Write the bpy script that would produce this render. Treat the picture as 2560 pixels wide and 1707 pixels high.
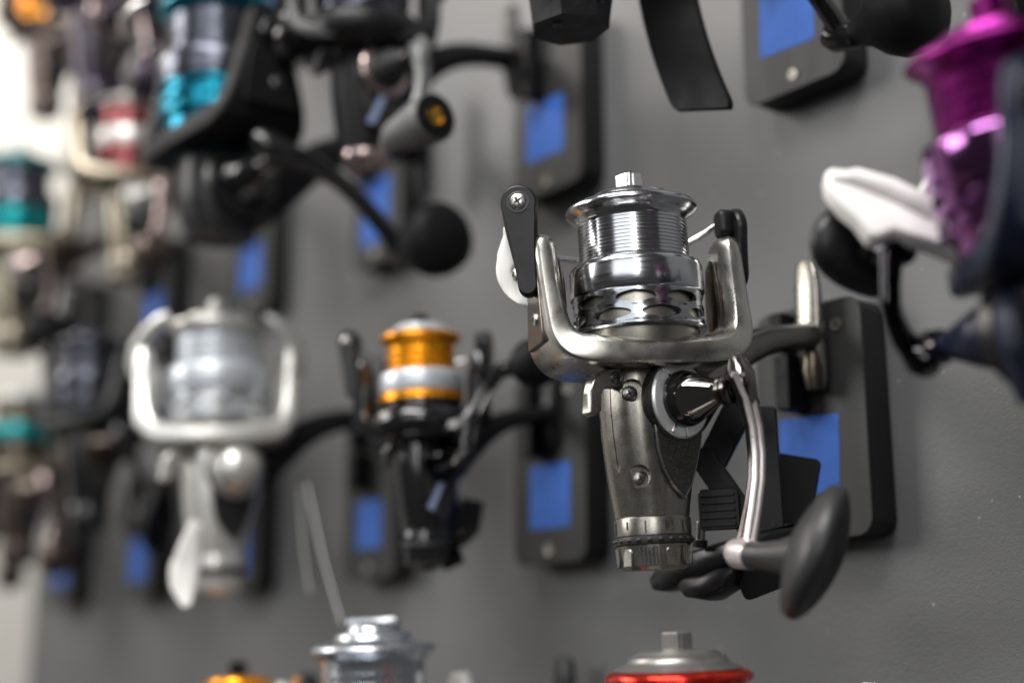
import bpy, math, random
from mathutils import Vector, Matrix, noise
random.seed(7)
for o in list(bpy.data.objects): bpy.data.objects.remove(o)
scene = bpy.context.scene
COL = scene.collection
R = math.radians
PI = math.pi

# ------------------------------------------------------------------ camera
cam = bpy.data.cameras.new('camera'); camo = bpy.data.objects.new('camera', cam); COL.objects.link(camo)
scene.camera = camo
camo.location = (0.37711, -0.35954, -0.11025)
fwd = Vector((-0.767208, 0.599408, 0.228258))
camo.rotation_euler = fwd.to_track_quat('-Z', 'Y').to_euler()
cam.sensor_width = 36.0
cam.lens = 36.0 * 3440 / 2560
cam.clip_start = 0.02; cam.clip_end = 60
cam.dof.use_dof = True
cam.dof.focus_distance = 0.521
cam.dof.aperture_fstop = 2.75
cam.dof.aperture_blades = 9
scene.render.resolution_x = 1024; scene.render.resolution_y = 682

# ------------------------------------------------------------------ shop light: dim room air + ceiling lamps + added fills
world = bpy.data.worlds.new('World'); scene.world = world; world.use_nodes = True
bg = world.node_tree.nodes['Background']
bg.inputs[0].default_value = (0.80, 0.79, 0.78, 1); bg.inputs[1].default_value = 0.05
def lamp(name, loc, target, sx, sy, power, col=(1, 0.985, 0.96), spread=180):
    l = bpy.data.lights.new(name, 'AREA'); l.shape = 'RECTANGLE'; l.size = sx; l.size_y = sy
    l.energy = power; l.color = col; l.spread = R(spread)
    o = bpy.data.objects.new(name, l); COL.objects.link(o); o.location = loc
    o.rotation_euler = (Vector(target) - Vector(loc)).to_track_quat('-Z', 'Y').to_euler()
    return o
lamp('ceiling_lamp_aisle', (-1.9, -2.1, 0.98), (0, 0.1, 0.05), 1.2, 1.15, 35)
lamp('ceiling_lamp_over', (0.12, -0.58, 0.88), (0.02, 0.10, 0.10), 0.8, 0.35, 14.5)
lamp('ceiling_lamp_behind', (2.6, -2.3, 1.0), (0, 0, 0), 0.4, 1.6, 20)
lamp('chrome_reflection_fill', (1.7, -3.4, 1.0), (0, 0, 0), 2.6, 1.7, 24, (0.95, 0.98, 1.0))  # unseen broad area light, added to give the chrome soft reflections
lamp('ceiling_lamp_far', (-1.75, -0.9, 1.3), (-0.9, 0.12, 0.1), 0.9, 0.6, 14, (1, 0.90, 0.80))
lamp('far_wall_fill', (-2.3, 0.9, 1.9), (-3.0, 0.6, 0.2), 1.0, 1.6, 34, (1, 0.96, 0.9))  # unseen area light, added only to brighten the far wall
vs = scene.view_settings
vs.view_transform = 'Standard'; vs.look = 'None'; vs.exposure = 0.12; vs.gamma = 1.0; vs.use_curve_mapping = False

# ------------------------------------------------------------------ materials
def mat(name, base, metal=0.0, rough=0.4, var=0.0, vscale=60, rvar=0.0, bump=0.0, bscale=900, flake=0.0, coat=0.0, dust=0.0, spec=0.5, stretch=None, sss=0.0):
    m = bpy.data.materials.new(name); m.use_nodes = True
    nt = m.node_tree; N = nt.nodes; L = nt.links; b = N['Principled BSDF']
    b.inputs['Base Color'].default_value = (*base, 1); b.inputs['Metallic'].default_value = metal
    b.inputs['Roughness'].default_value = rough
    b.inputs['Specular IOR Level'].default_value = spec
    b.inputs['Coat Weight'].default_value = coat; b.inputs['Coat Roughness'].default_value = 0.08
    if sss:
        b.inputs['Subsurface Weight'].default_value = sss; b.inputs['Subsurface Radius'].default_value = (1, .9, .8); b.inputs['Subsurface Scale'].default_value = 0.003
    tc = N.new('ShaderNodeTexCoord'); co = tc.outputs['Object']
    if stretch:
        mp = N.new('ShaderNodeMapping'); mp.inputs['Scale'].default_value = stretch; L.new(co, mp.inputs[0]); co2 = mp.outputs[0]
    else: co2 = co
    def nz(scale, detail=3, c=co):
        n = N.new('ShaderNodeTexNoise'); n.inputs['Scale'].default_value = scale; n.inputs['Detail'].default_value = detail; L.new(c, n.inputs['Vector']); return n
    colout = None
    if var:
        n = nz(vscale, 4, co2); mr = N.new('ShaderNodeMapRange'); mr.inputs[1].default_value = .3; mr.inputs[2].default_value = .7
        mr.inputs[3].default_value = 1 - var; mr.inputs[4].default_value = 1 + var; L.new(n.outputs[0], mr.inputs[0])
        mx = N.new('ShaderNodeVectorMath'); mx.operation = 'SCALE'; mx.inputs[0].default_value = base; L.new(mr.outputs[0], mx.inputs['Scale']); colout = mx.outputs[0]
    if flake:
        n = nz(2600, 0); mr = N.new('ShaderNodeMapRange'); mr.inputs[1].default_value = .35; mr.inputs[2].default_value = .68
        mr.inputs[3].default_value = 1 - flake; mr.inputs[4].default_value = 1 + flake * 1.3; L.new(n.outputs[0], mr.inputs[0])
        mx = N.new('ShaderNodeVectorMath'); mx.operation = 'SCALE'
        if colout: L.new(colout, mx.inputs[0])
        else: mx.inputs[0].default_value = base
        L.new(mr.outputs[0], mx.inputs['Scale']); colout = mx.outputs[0]
    if dust:
        n = nz(420, 1); mr = N.new('ShaderNodeMapRange'); mr.inputs[1].default_value = .70; mr.inputs[2].default_value = .76; mr.inputs[4].default_value = dust
        L.new(n.outputs[0], mr.inputs[0]); mx = N.new('ShaderNodeMixRGB'); L.new(mr.outputs[0], mx.inputs[0])
        if colout: L.new(colout, mx.inputs[1])
        else: mx.inputs[1].default_value = (*base, 1)
        mx.inputs[2].default_value = (.5, .47, .43, 1); colout = mx.outputs[0]
    if colout: L.new(colout, b.inputs['Base Color'])
    if rvar:
        n = nz(vscale * 2.3, 5, co2); mr = N.new('ShaderNodeMapRange'); mr.inputs[1].default_value = .3; mr.inputs[2].default_value = .7
        mr.inputs[3].default_value = max(.02, rough - rvar); mr.inputs[4].default_value = rough + rvar; L.new(n.outputs[0], mr.inputs[0]); L.new(mr.outputs[0], b.inputs['Roughness'])
    if bump:
        n = nz(bscale, 2, co2); bp = N.new('ShaderNodeBump'); bp.inputs['Strength'].default_value = bump; bp.inputs['Distance'].default_value = .0004
        L.new(n.outputs[0], bp.inputs['Height']); L.new(bp.outputs[0], b.inputs['Normal'])
    return m
MT = dict(
 chrome=mat('spool_chrome', (.57, .58, .61), 1, .18, var=.05, vscale=300, rvar=.05, stretch=(.15, .15, 2.5)),
 chrome_dark=mat('skirt_chrome', (.38, .39, .42), 1, .19, rvar=.05, vscale=200),
 bright=mat('bright_chrome', (.82, .82, .83), 1, .10, rvar=.04, vscale=250),
 brushed=mat('brushed_disc', (.84, .85, .86), .62, .33, rvar=.06, vscale=500),
 nickel=mat('nickel_rotor', (.56, .545, .505), 1, .30, var=.07, vscale=70, rvar=.06, bump=.05, bscale=1800, flake=.06),
 cup=mat('cup_nickel', (.42, .40, .35), 1, .36, var=.08, vscale=90, flake=.10),
 gun=mat('gunmetal_paint', (.31, .295, .265), .94, .29, var=.12, vscale=60, rvar=.06, bump=.06, bscale=2200, flake=.16),
 gun_dark=mat('gunmetal_dark', (.075, .073, .070), .85, .36, var=.10, vscale=60, bump=.3, bscale=2200, flake=.55),
 brown=mat('brown_nickel', (.16, .14, .12), .95, .28, var=.15, vscale=80, flake=.15),
 blackchrome=mat('black_chrome', (.045, .044, .046), 1, .07, rvar=.03, vscale=100),
 armchrome=mat('arm_chrome', (.17, .155, .15), 1, .17, rvar=.06, vscale=90),
 armtrim=mat('arm_trim', (.78, .71, .70), .7, .32, rvar=.06, vscale=120),
 black=mat('black_plastic', (.012, .012, .013), 0, .36, rvar=.10, vscale=80, bump=.06, bscale=1500, dust=.04, spec=.28),
 blackmatt=mat('black_matt', (.009, .009, .010), 0, .5, rvar=.06, vscale=60, spec=.14),
 gloss=mat('black_gloss', (.010, .010, .011), 0, .14, rvar=.05, vscale=60, coat=.3),
 rubber=mat('knob_rubber', (.026, .026, .027), 0, .42, spec=.4, rvar=.08, vscale=60),
 rubber_grey=mat('grey_rubber', (.10, .10, .10), 0, .55, rvar=.08, vscale=60),
 steel=mat('screw_steel', (.60, .58, .55), 1, .28, var=.15, vscale=500, rvar=.1, flake=.1),
 screwdark=mat('screw_dark', (.26, .25, .24), 1, .30, var=.2, vscale=400),
 hole=mat('recess_black', (.012, .012, .012), 0, .5),  # flat black, also painted in as shade between the grip ribs
 white=mat('white_plastic', (.86, .84, .81), 0, .42, var=.04, vscale=90, bump=.2, bscale=160),
 plate=mat('plate_plastic', (.031, .031, .031), 0, .44, var=.10, vscale=30, rvar=.05, bump=.04, bscale=1500, dust=.03, stretch=(1, 1, .25), spec=.22),
 plate_side=mat('plate_core', (.010, .010, .010), 0, .5, rvar=.08),
 tape=mat('blue_tape', (.042, .125, .45), 0, .55, spec=.15, var=.08, vscale=120, bump=.35, bscale=900),
 orange=mat('orange_anodised', (.95, .36, .01), .75, .28, var=.12, vscale=150, rvar=.08),
 orange2=mat('orange_sticker', (.85, .30, .02), .3, .3),
 gold=mat('gold_cap', (.80, .47, .08), 1, .15),
 brass=mat('brass_tip', (.13, .112, .085), 1, .35, var=.2, vscale=300),
 teal=mat('teal_anodised', (.008, .22, .32), .8, .26),
 teal2=mat('teal_green', (.01, .30, .32), .7, .25),
 purple=mat('magenta_anodised', (.19, .006, .14), .8, .30, var=.15, vscale=120, rvar=.08),
 purple_dark=mat('purple_chrome', (.34, .13, .36), 1, .12, rvar=.04),
 navy=mat('navy_gloss', (.010, .014, .032), .2, .30, rvar=.05, spec=.35),
 violet=mat('violet_metal', (.16, .13, .42), .9, .2),
 red=mat('red_anodised', (.62, .035, .02), .8, .2),
 redpale=mat('pale_red', (.30, .085, .09), .8, .25),
 silver=mat('silver_paint', (.66, .65, .62), .6, .30, var=.10, vscale=60),
 silver_cool=mat('silver_cool', (.60, .635, .68), .5, .36, var=.08, vscale=60),
 champagne=mat('champagne_metal', (.27, .235, .18), .9, .32, var=.1, vscale=60),
 bronze=mat('brown_metal', (.10, .075, .065), .8, .32),
 slate=mat('slate_metal', (.10, .105, .13), .9, .25),
 plum=mat('dark_plum', (.035, .025, .040), .5, .3),
 pink=mat('rose_metal', (.60, .47, .45), .95, .24),
 greyarm=mat('grey_arm', (.20, .20, .20), .3, .42),
 bluetext=mat('pale_blue_print', (.28, .34, .52), .3, .35),
 capgrey=mat('dusty_cap', (.30, .29, .28), .8, .36, var=.15, vscale=120, dust=.5),
 conechrome=mat('cone_chrome', (.34, .33, .32), 1, .05, rvar=.02, vscale=80),
 stemchrome=mat('stem_chrome', (.22, .212, .20), 1, .19, rvar=.06, vscale=60),
 platescrew=mat('plate_screw_zinc', (.34, .32, .29), .9, .42, var=.25, vscale=300),
 softsilver=mat('soft_silver', (.52, .55, .60), .9, .27, var=.08, vscale=80, rvar=.06),
 line=mat('clear_line', (.55, .55, .53), 0, .2),
)

# ------------------------------------------------------------------ mesh helpers (millimetres in, metres out)
class MB:
    def __init__(s): s.v = []; s.f = []
    def add(s, vs_, fs, T=None):
        k = len(s.v)
        for p in vs_:
            p = Vector(p)
            s.v.append(T @ p if T else p)
        s.f += [tuple(i + k for i in f) for f in fs]
        return s
    def grid(s, rings, closed=True, cap0=False, cap1=False, T=None):
        n = len(rings[0]); vs_ = [p for r in rings for p in r]; fs = []
        for i in range(len(rings) - 1):
            for j in range(n if closed else n - 1):
                a, b = i * n + j, i * n + (j + 1) % n
                fs.append((a, b, b + n, a + n))
        if cap0: fs.append(tuple(range(n - 1, -1, -1)))
        if cap1: fs.append(tuple((len(rings) - 1) * n + j for j in range(n)))
        return s.add(vs_, fs, T)
    def lathe(s, prof, seg=48, T=None, cap0=False, cap1=False):
        rings = [[(max(r, 0.001) * math.cos(2 * PI * j / seg), max(r, 0.001) * math.sin(2 * PI * j / seg), z) for j in range(seg)] for r, z in prof]
        if prof[0][1] > prof[-1][1]: rings = rings[::-1]; cap0, cap1 = cap1, cap0
        return s.grid(rings, True, cap0, cap1, T)
    def tube(s, pts, rad, n=12, cap=True, sec=None, up=None):
        pts = [Vector(p) for p in pts]; m = len(pts)
        if not isinstance(rad, (list, tuple)): rad = [rad] * m
        tang = [(pts[min(i + 1, m - 1)] - pts[max(i - 1, 0)]).normalized() for i in range(m)]
        u = Vector(up) if up else (Vector((0, 0, 1)) if abs(tang[0].z) < .9 else Vector((1, 0, 0)))
        rings = []
        for i in range(m):
            t = tang[i]; w = t.cross(u)
            if w.length < 1e-5: w = t.cross(Vector((0.3, 1, 0.2)))
            w.normalize(); u2 = w.cross(t).normalized()
            if not up: u = u2
            if sec:
                k = rad[i]; ku, kw = (k if isinstance(k, tuple) else (k, k))
                rings.append([pts[i] + u2 * (a * ku) + w * (b * kw) for a, b in sec])
            else:
                rings.append([pts[i] + (u2 * math.cos(2 * PI * j / n) + w * math.sin(2 * PI * j / n)) * rad[i] for j in range(n)])
        return s.grid(rings, True, cap, cap)
    def cyl(s, a, b, r0, r1=None, n=24):
        return s.tube([a, b], [r0, r0 if r1 is None else r1], n)
    def prism(s, poly, d0, d1, T, chamfer=0.0):
        """polygon in local xy, extruded along local z from d0 to d1; optional chamfer on the d1 rim"""
        c = Vector((sum(p[0] for p in poly) / len(poly), sum(p[1] for p in poly) / len(poly)))
        def inset(q, e):
            d = Vector(q) - c; l = d.length; return c + d * max(0, (l - e) / l) if l > 1e-6 else c
        rings = [[(p[0], p[1], d0) for p in poly]]
        if chamfer:
            rings = [[(*inset(p, chamfer), d0) for p in poly], [(p[0], p[1], d0 + chamfer * math.copysign(1, d1 - d0)) for p in poly],
                     [(p[0], p[1], d1 - chamfer * math.copysign(1, d1 - d0)) for p in poly], [(*inset(p, chamfer), d1) for p in poly]]
        else: rings.append([(p[0], p[1], d1) for p in poly])
        return s.grid(rings, True, True, True, T)
    def box(s, c, size, T=None):
        x, y, z = c; a, b, d = [k / 2 for k in size]
        vs_ = [(x + i * a, y + j * b, z + k * d) for i in (-1, 1) for j in (-1, 1) for k in (-1, 1)]
        return s.add(vs_, [(0, 1, 3, 2), (4, 6, 7, 5), (0, 4, 5, 1), (2, 3, 7, 6), (0, 2, 6, 4), (1, 5, 7, 3)], T)
    def ball(s, c, r, n=16, m=10, sc=(1, 1, 1), T=None):
        prof = [(math.sin(PI * i / m), -math.cos(PI * i / m)) for i in range(m + 1)]
        T0 = Matrix.Translation(c) @ Matrix.Diagonal((r * sc[0], r * sc[1], r * sc[2], 1))
        return s.lathe(prof, n, (T @ T0) if T else T0)
    def build(s, name, m, parent=None, angle=35, bevel=0.0, seg=2, unit=0.001):
        me = bpy.data.meshes.new(name)
        me.from_pydata([tuple(p * unit) for p in s.v], [], s.f)
        me.validate(); me.update()
        import bmesh
        bm = bmesh.new(); bm.from_mesh(me); bmesh.ops.remove_doubles(bm, verts=bm.verts, dist=1e-6)
        bmesh.ops.recalc_face_normals(bm, faces=bm.faces); bm.to_mesh(me); bm.free()
        me.shade_smooth(); me.set_sharp_from_angle(angle=R(angle))
        me.materials.append(MT[m] if isinstance(m, str) else m)
        o = bpy.data.objects.new(name, me); COL.objects.link(o)
        if parent: o.parent = parent
        if bevel:
            b = o.modifiers.new('bevel', 'BEVEL'); b.width = bevel * unit; b.segments = seg; b.limit_method = 'ANGLE'; b.angle_limit = R(40); b.harden_normals = False
        return o
def frame(o, z, x=None):
    """matrix at o whose local z points along z"""
    z = Vector(z).normalized(); x = Vector(x) if x else (Vector((0, 0, 1)) if abs(z.z) < .9 else Vector((1, 0, 0)))
    y = z.cross(x).normalized(); x = y.cross(z).normalized()
    return Matrix(((x.x, y.x, z.x, o[0]), (x.y, y.y, z.y, o[1]), (x.z, y.z, z.z, o[2]), (0, 0, 0, 1)))
def rrect(w, h, r, n=6, cx=0, cy=0):
    out = []
    for k, (sx, sy) in enumerate(((1, 1), (-1, 1), (-1, -1), (1, -1))):
        for i in range(n + 1):
            a = PI / 2 * (k + i / n); out.append((cx + sx * (w / 2 - r) + r * math.cos(a), cy + sy * (h / 2 - r) + r * math.sin(a)))
    return out
def teardrop(l, r0, r1, n=18):
    """outline from (0,0) radius r0 to (0,-l) radius r1"""
    out = []
    for i in range(n + 1):
        a = -0.12 * PI + 1.24 * PI * i / n; out.append((r0 * math.cos(a), r0 * math.sin(a)))
    k = 7
    for i in range(1, k): 
        t = i / k; s_ = t * t * (3 - 2 * t); out.append((-(r0 * .93 * (1 - s_) + r1 * s_), -r0 * .37 - t * (l - r0 * .37)))
    for i in range(n // 2 + 1):
        a = PI + PI * i / (n // 2); out.append((r1 * math.cos(a), -l + r1 * math.sin(a)))
    for i in range(k - 1, 0, -1):
        t = i / k; s_ = t * t * (3 - 2 * t); out.append(((r0 * .93 * (1 - s_) + r1 * s_), -r0 * .37 - t * (l - r0 * .37)))
    return out
def thing(name, label, cat, group=None, loc=(0, 0, 0), rot=(0, 0, 0), sc=1.0):
    o = bpy.data.objects.new(name, None); COL.objects.link(o); o.empty_display_size = .01
    o.location = loc; o.rotation_euler = rot; o.scale = (sc, sc, sc); o['label'] = label; o['category'] = cat
    if group: o['group'] = group
    return o
def tag(o, label, cat, group=None):
    o['label'] = label; o['category'] = cat
    if group: o['group'] = group
    return o
def pivot(obj_list, M):
    for o in obj_list: o.matrix_local = M @ o.matrix_local
def cut(o, cutters):
    for c in cutters:
        md = o.modifiers.new('cut', 'BOOLEAN'); md.operation = 'DIFFERENCE'; md.solver = 'EXACT'; md.object = c
    bpy.context.view_layer.update()
    dg = bpy.context.evaluated_depsgraph_get()
    me = bpy.data.meshes.new_from_object(o.evaluated_get(dg)); o.modifiers.clear()
    me.shade_smooth(); me.set_sharp_from_angle(angle=R(35)); o.data = me
    for c in cutters: bpy.data.objects.remove(c)
def screw(name, parent, p, n, r, m, T=None, twist=0.3, cross=True, dome=.35):
    """pan head screw with a cross recess; axis n at p (mm, parent space)"""
    F = frame(p, n)
    if T: F = T @ F
    F = F @ Matrix.Rotation(twist, 4, 'Z')
    b = MB(); b.lathe([(r, -r * .4), (r, r * .05), (r * .9, r * .22), (r * .6, r * dome), (r * .32, r * (dome + .04)), (0.0, r * (dome + .05))], 24, F)
    o = b.build(name, m, parent)
    if cross:
        c = MB()
        for a in (0, PI / 2):
            c.prism(rrect(r * .95, r * .24, r * .1, 3), r * .1, r * (dome + .085), F @ Matrix.Rotation(a, 4, 'Z'))
        c.build('cross_slot', 'hole', o)
    return o

# ------------------------------------------------------------------ the setting
WALL_Y = 0.1245
def wall_mat():
    m = mat('wall_leatherette', (.122, .123, .125), 0, .46, spec=.45)
    nt = m.node_tree; N = nt.nodes; L = nt.links; b = N['Principled BSDF']; tc = N['Texture Coordinate']
    v = N.new('ShaderNodeTexVoronoi'); v.feature = 'SMOOTH_F1'; v.inputs['Scale'].default_value = 1100; v.inputs['Smoothness'].default_value = .6
    n = N.new('ShaderNodeTexNoise'); n.inputs['Scale'].default_value = 520; n.inputs['Detail'].default_value = 4
    n2 = N.new('ShaderNodeTexNoise'); n2.inputs['Scale'].default_value = 9; n2.inputs['Detail'].default_value = 5
    n3 = N.new('ShaderNodeTexNoise'); n3.inputs['Scale'].default_value = 330; n3.inputs['Detail'].default_value = 0
    for q in (v, n, n2, n3): L.new(tc.outputs['Object'], q.inputs['Vector'])
    ad = N.new('ShaderNodeMath'); ad.operation = 'ADD'; L.new(v.outputs[0], ad.inputs[0]); L.new(n.outputs[0], ad.inputs[1])
    bp = N.new('ShaderNodeBump'); bp.inputs['Strength'].default_value = .22; bp.inputs['Distance'].default_value = .0004
    L.new(ad.outputs[0], bp.inputs['Height']); L.new(bp.outputs[0], b.inputs['Normal'])
    mr = N.new('ShaderNodeMapRange'); mr.inputs[1].default_value = .3; mr.inputs[2].default_value = .7; mr.inputs[3].default_value = .88; mr.inputs[4].default_value = 1.1
    L.new(n2.outputs[0], mr.inputs[0])
    sc = N.new('ShaderNodeVectorMath'); sc.operation = 'SCALE'; sc.inputs[0].default_value = (.122, .123, .125); L.new(mr.outputs[0], sc.inputs['Scale'])
    dr = N.new('ShaderNodeMapRange'); dr.inputs[1].default_value = .82; dr.inputs[2].default_value = .86; dr.inputs[4].default_value = .4; L.new(n3.outputs[0], dr.inputs[0])
    mx = N.new('ShaderNodeMixRGB'); L.new(dr.outputs[0], mx.inputs[0]); L.new(sc.outputs[0], mx.inputs[1]); mx.inputs[2].default_value = (.65, .62, .58, 1)
    L.new(mx.outputs[0], b.inputs['Base Color'])
    return m
w = MB(); w.box((-0.20, WALL_Y + .015, 0), (1.64, .03, 2.6))
wall = w.build('display_wall', wall_mat(), None, unit=1.0); wall['kind'] = 'structure'
w = MB(); w.box((-3.0, .2, 0.2), (.05, 4.0, 4.2))
fw = w.build('far_wall', mat('far_wall_paint', (.80, .78, .74), 0, .7, var=.06, vscale=1.2), None, unit=1.0); fw['kind'] = 'structure'

COLX = lambda k: -.009 - .179 * k
def plate(k, zc, label, tape=(0, 0, 0), tape_size=(33, 34), xoff=0.0):
    """mounting plate 60 x 103 mm, 17 mm thick, with rounded corners, two screws and a patch of blue tape"""
    t = thing('mounting_plate', label, 'plate', 'mounting plates on the display wall', (COLX(k) + xoff, .107, zc), (0, R(math.sin(k * 37.7 + zc * 91) * (0.3 if k == 0 else 1.3)), 0))
    T = Matrix.Rotation(R(90), 4, 'X')          # local xy -> xz, local z -> -y
    b = MB(); b.prism(rrect(60, 103, 8, 6, 0, -7), -1.6, 0, T, .5); b.build('face_panel', 'plate', t)
    b = MB(); b.prism(rrect(59, 102, 7.6, 6, 0, -7), -17, -1.7, T, .4); b.build('backing', 'plate_side', t)
    for sx, sz in ((17, 33),) + (((0, -51),) if not (k == 0 and zc == 0) else ()):
        q = MB(); q.lathe([(4.0, -.02), (3.9, .18), (3.2, .2), (3.0, -.02)], 24, frame((sx, 0, sz), (0, -1, 0))); q.build('screw_seat', 'hole', t)
        screw('plate_screw', t, (sx, -.1, sz), (0, -1, 0), 3.0, 'platescrew', twist=random.uniform(0, 1.5), dome=.12 + .1 * random.random())
    b = MB(); b.box((-4, -6.5, 9), (8, 13, 24)); b.box((-9, -5, 33), (7, 10, 17)); b.build('clamp_block', 'blackmatt', t, bevel=.6)
    if tape is not None:
        tx, tz, ta = tape
        W_, H_ = tape_size; rnd = random.Random(int(abs(tx) * 10 + k * 7)); out = []
        for (ax, az), (bx, bz) in zip(((-1, -1), (1, -1), (1, 1), (-1, 1)), ((1, -1), (1, 1), (-1, 1), (-1, -1))):
            for q in range(10):
                f = q / 10; jx = 0.22 * rnd.uniform(-1, 1) * (ax != bx and 0.15 or 1); jz = 0.22 * rnd.uniform(-1, 1) * (az != bz and 0.15 or 1)
                out.append(((ax + (bx - ax) * f) * W_ / 2 + jx, (az + (bz - az) * f) * H_ / 2 + jz))
        T2 = Matrix.Translation((tx, 0, tz)) @ Matrix.Rotation(R(ta), 4, 'Y') @ T
        b = MB(); b.prism(out, .05, .2, T2); b.build('tape_patch', 'tape', t, angle=20)
    return t

# ------------------------------------------------------------------ the spinning reel
def sup(h, n=2.7, k=44):
    hx, y0, y1 = h; yc = (y0 + y1) / 2; hy = (y1 - y0) / 2; out = []
    for i in range(k):
        a = 2 * PI * i / k; c, s_ = math.cos(a), math.sin(a)
        out.append((hx * math.copysign(abs(c) ** (2 / n), c), yc + hy * math.copysign(abs(s_) ** (2 / n), s_)))
    return out
BODY = [(3, 12.6, -14.5, 18), (0, 13.8, -16.4, 22), (-8, 15.0, -17.2, 25), (-16, 15.3, -17.4, 24.5), (-26, 15.0, -17.0, 22), (-36, 14.4, -16.0, 18.5), (-45, 13.7, -14.8, 15.4), (-53, 13.1, -13.5, 13.5), (-56.6, 12.8, -13.0, 13.0)]
def body_at(z):
    for (za, *A), (zb, *B) in zip(BODY, BODY[1:]):
        if zb <= z <= za:
            t = (za - z) / (za - zb); return [a + (b - a) * t for a, b in zip(A, B)]
    return BODY[-1][1:]
def body_x(y, z, n=2.7):
    hx, y0, y1 = body_at(z); yc = (y0 + y1) / 2; hy = (y1 - y0) / 2
    q = min(.999, abs((y - yc) / hy)); return hx * (1 - q ** n) ** (1 / n)
DEF = dict(body='gun', panel='gun_dark', rotor='nickel', cup='cup', lip='chrome', barrel='chrome', band='chrome', skirt='chrome_dark', knob='bright', bail='black',
           disc='brushed', cone='blackchrome', arm='armchrome', trim='armtrim', grip='rubber', stem='nickel', drag='gun', wire='bright', screw='screwdark')
def reel(label, loc, s=1.0, rot_ang=64.7, tilt=2.8, side=1, h_ang=0.0, h_len=1.0, kn='paddle', fine=False, drag=True, lever=True, bail='lever', yaw=0.0, handle=True, arms=1.0, panel=True, facets=False, bz=1.0, topcap=None, ring=None, strip=False, hubball=None, bowl=False, tailcap=None, ks=1.0, cat='fishing reel', **mats):
    c = dict(DEF); c.update(mats)
    if bail == 'horn': c['bail'] = c['rotor']
    if isinstance(drag, str): c['drag'] = drag
    elif 'drag_' in mats: c['drag'] = mats['drag_']
    elif 'body' in mats: c['drag'] = mats['body']
    S = 96 if fine else 44
    root = thing('spinning_reel', label, cat, 'spinning reels shown on the wall', loc, (R(tilt), 0, R(yaw)), s)
    RZ = Matrix.Rotation(R(rot_ang), 4, 'Z')
    # spool
    prof = [(21.4, 58.2)]
    if fine:
        z = 57.2
        while z > 42.6:
            prof += [(21.0, z + .25), (21.0, z - .75), (21.45, z - .9), (21.45, z - 1.12)]; z -= 1.4
    else:
        for z in (56, 52, 48, 44): prof += [(21.0, z), (21.0, z - 2.4), (21.3, z - 2.6), (21.3, z - 3)]
    prof += [(21.3, 42.0), (21.6, 41.6)]
    b = MB(); b.lathe(prof, S); sp = b.build('spool', c['barrel'], root, angle=50)
    b = MB(); b.lathe([(0, 70.3), (8, 70.2), (14.6, 69.4), (15.6, 68.6), (16.0, 67.2), (16.6, 66.5), (19.5, 66.0), (23.6, 65.0), (25.2, 64.1), (25.85, 63.1), (25.8, 62.2), (25.0, 61.4), (23.2, 60.2), (22.0, 59.2), (21.4, 58.1)], S); lp = b.build('spool_lip', c['lip'], sp, angle=40)
    if topcap == 'dome':
        b = MB(); b.lathe([(11.5, 68.6), (11.2, 70.2), (10.0, 72.2), (7.8, 73.6), (4.6, 74.2), (0, 74.4)], S); dm = b.build('cap_dome', c['knob'], lp, angle=40)
        b = MB(); b.prism(rrect(22, 3.6, 1.2, 4), 69, 75.4, Matrix.Rotation(.9, 4, 'Z'), .8); b.build('cap_bar', 'chrome_dark', dm)
    elif topcap:
        b = MB(); b.lathe([(0, 72.4), (9, 72.2), (13.8, 71.6), (14.4, 71.0), (17.0, 69.6), (17.4, 68.6), (18.4, 67.6), (21.6, 66.4), (22.6, 65.5)], S); b.build('top_cap', c.get('topcap', topcap), lp, angle=30)
    b = MB(); b.lathe([(21.6, 41.6), (22.6, 41.3), (24.6, 40.4), (25.6, 39.4), (26.05, 37.8), (26.1, 28.4), (25.8, 27.7), (25.3, 27.3), (25.3, 26.4), (24.0, 26.2), (24.0, 40)], S); b.build('skirt_band', c['band'], sp, angle=40)
    # skirt with two staggered rows of lens-shaped holes
    b = MB(); cells = 8; K = 28
    for row, (zt, zb) in enumerate(((26.9, 20.9), (20.9, 14.9))):
        for q in range(cells):
            a0 = (q + row * .5) * 2 * PI / cells; hw = PI / cells; zc = (zt + zb) / 2; hz = (zt - zb) / 2
            lay = []
            for rr in (25.4, 24.2):
                outer = []; inner = []
                for i in range(K):
                    t = 2 * PI * i / K; ct, st = math.cos(t), math.sin(t); m = max(abs(ct), abs(st))
                    ou, ov = ct / m, st / m
                    # flattened hexagon hole
                    hu = .80 * math.copysign(min(1, abs(ct) ** .9), ct); hv = .80 * math.copysign(min(1.0, abs(st) ** .8), st) * (1 - .35 * abs(hu))
                    for lst, (pu, pv) in ((outer, (ou, ov)), (inner, (hu, hv))):
                        a = a0 + pu * hw; lst.append((rr * math.cos(a), rr * math.sin(a), zc + pv * hz))
                lay.append((outer, inner))
            (o1, i1), (o2, i2) = lay
            b.grid([o1, i1, i2, o2], True)
    b.lathe([(24.2, 15.0), (25.5, 15.0), (26.0, 14.5), (26.0, 13.8), (25.5, 13.2), (24.2, 13.2), (24.2, 15.0)], S)
    b.build('skirt', c['skirt'], sp, angle=30)
    if ring: q = MB(); q.lathe([(25.2, 27.2), (26.3, 27.0), (26.4, 22.6), (25.2, 22.2)], S); q.build('skirt_ring', ring, sp)
    # top drag knob: finger bar
    b = MB(); T = Matrix.Translation((0, 0, 69.8)) @ Matrix.Rotation(R(rot_ang - 62), 4, 'Z')
    b.prism(rrect(8.2, 8.4, 1.3, 4), 0, 8.4, T, .7); b.box((4.3, 0, 4.6), (.9, 4.6, 5.6), T)
    b.lathe([(7.4, 0), (7.2, .7), (6.4, 1.1), (0, 1.2)], 32, T)
    if topcap != 'dome': b.build('drag_knob', c['knob'], sp, angle=30)
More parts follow.
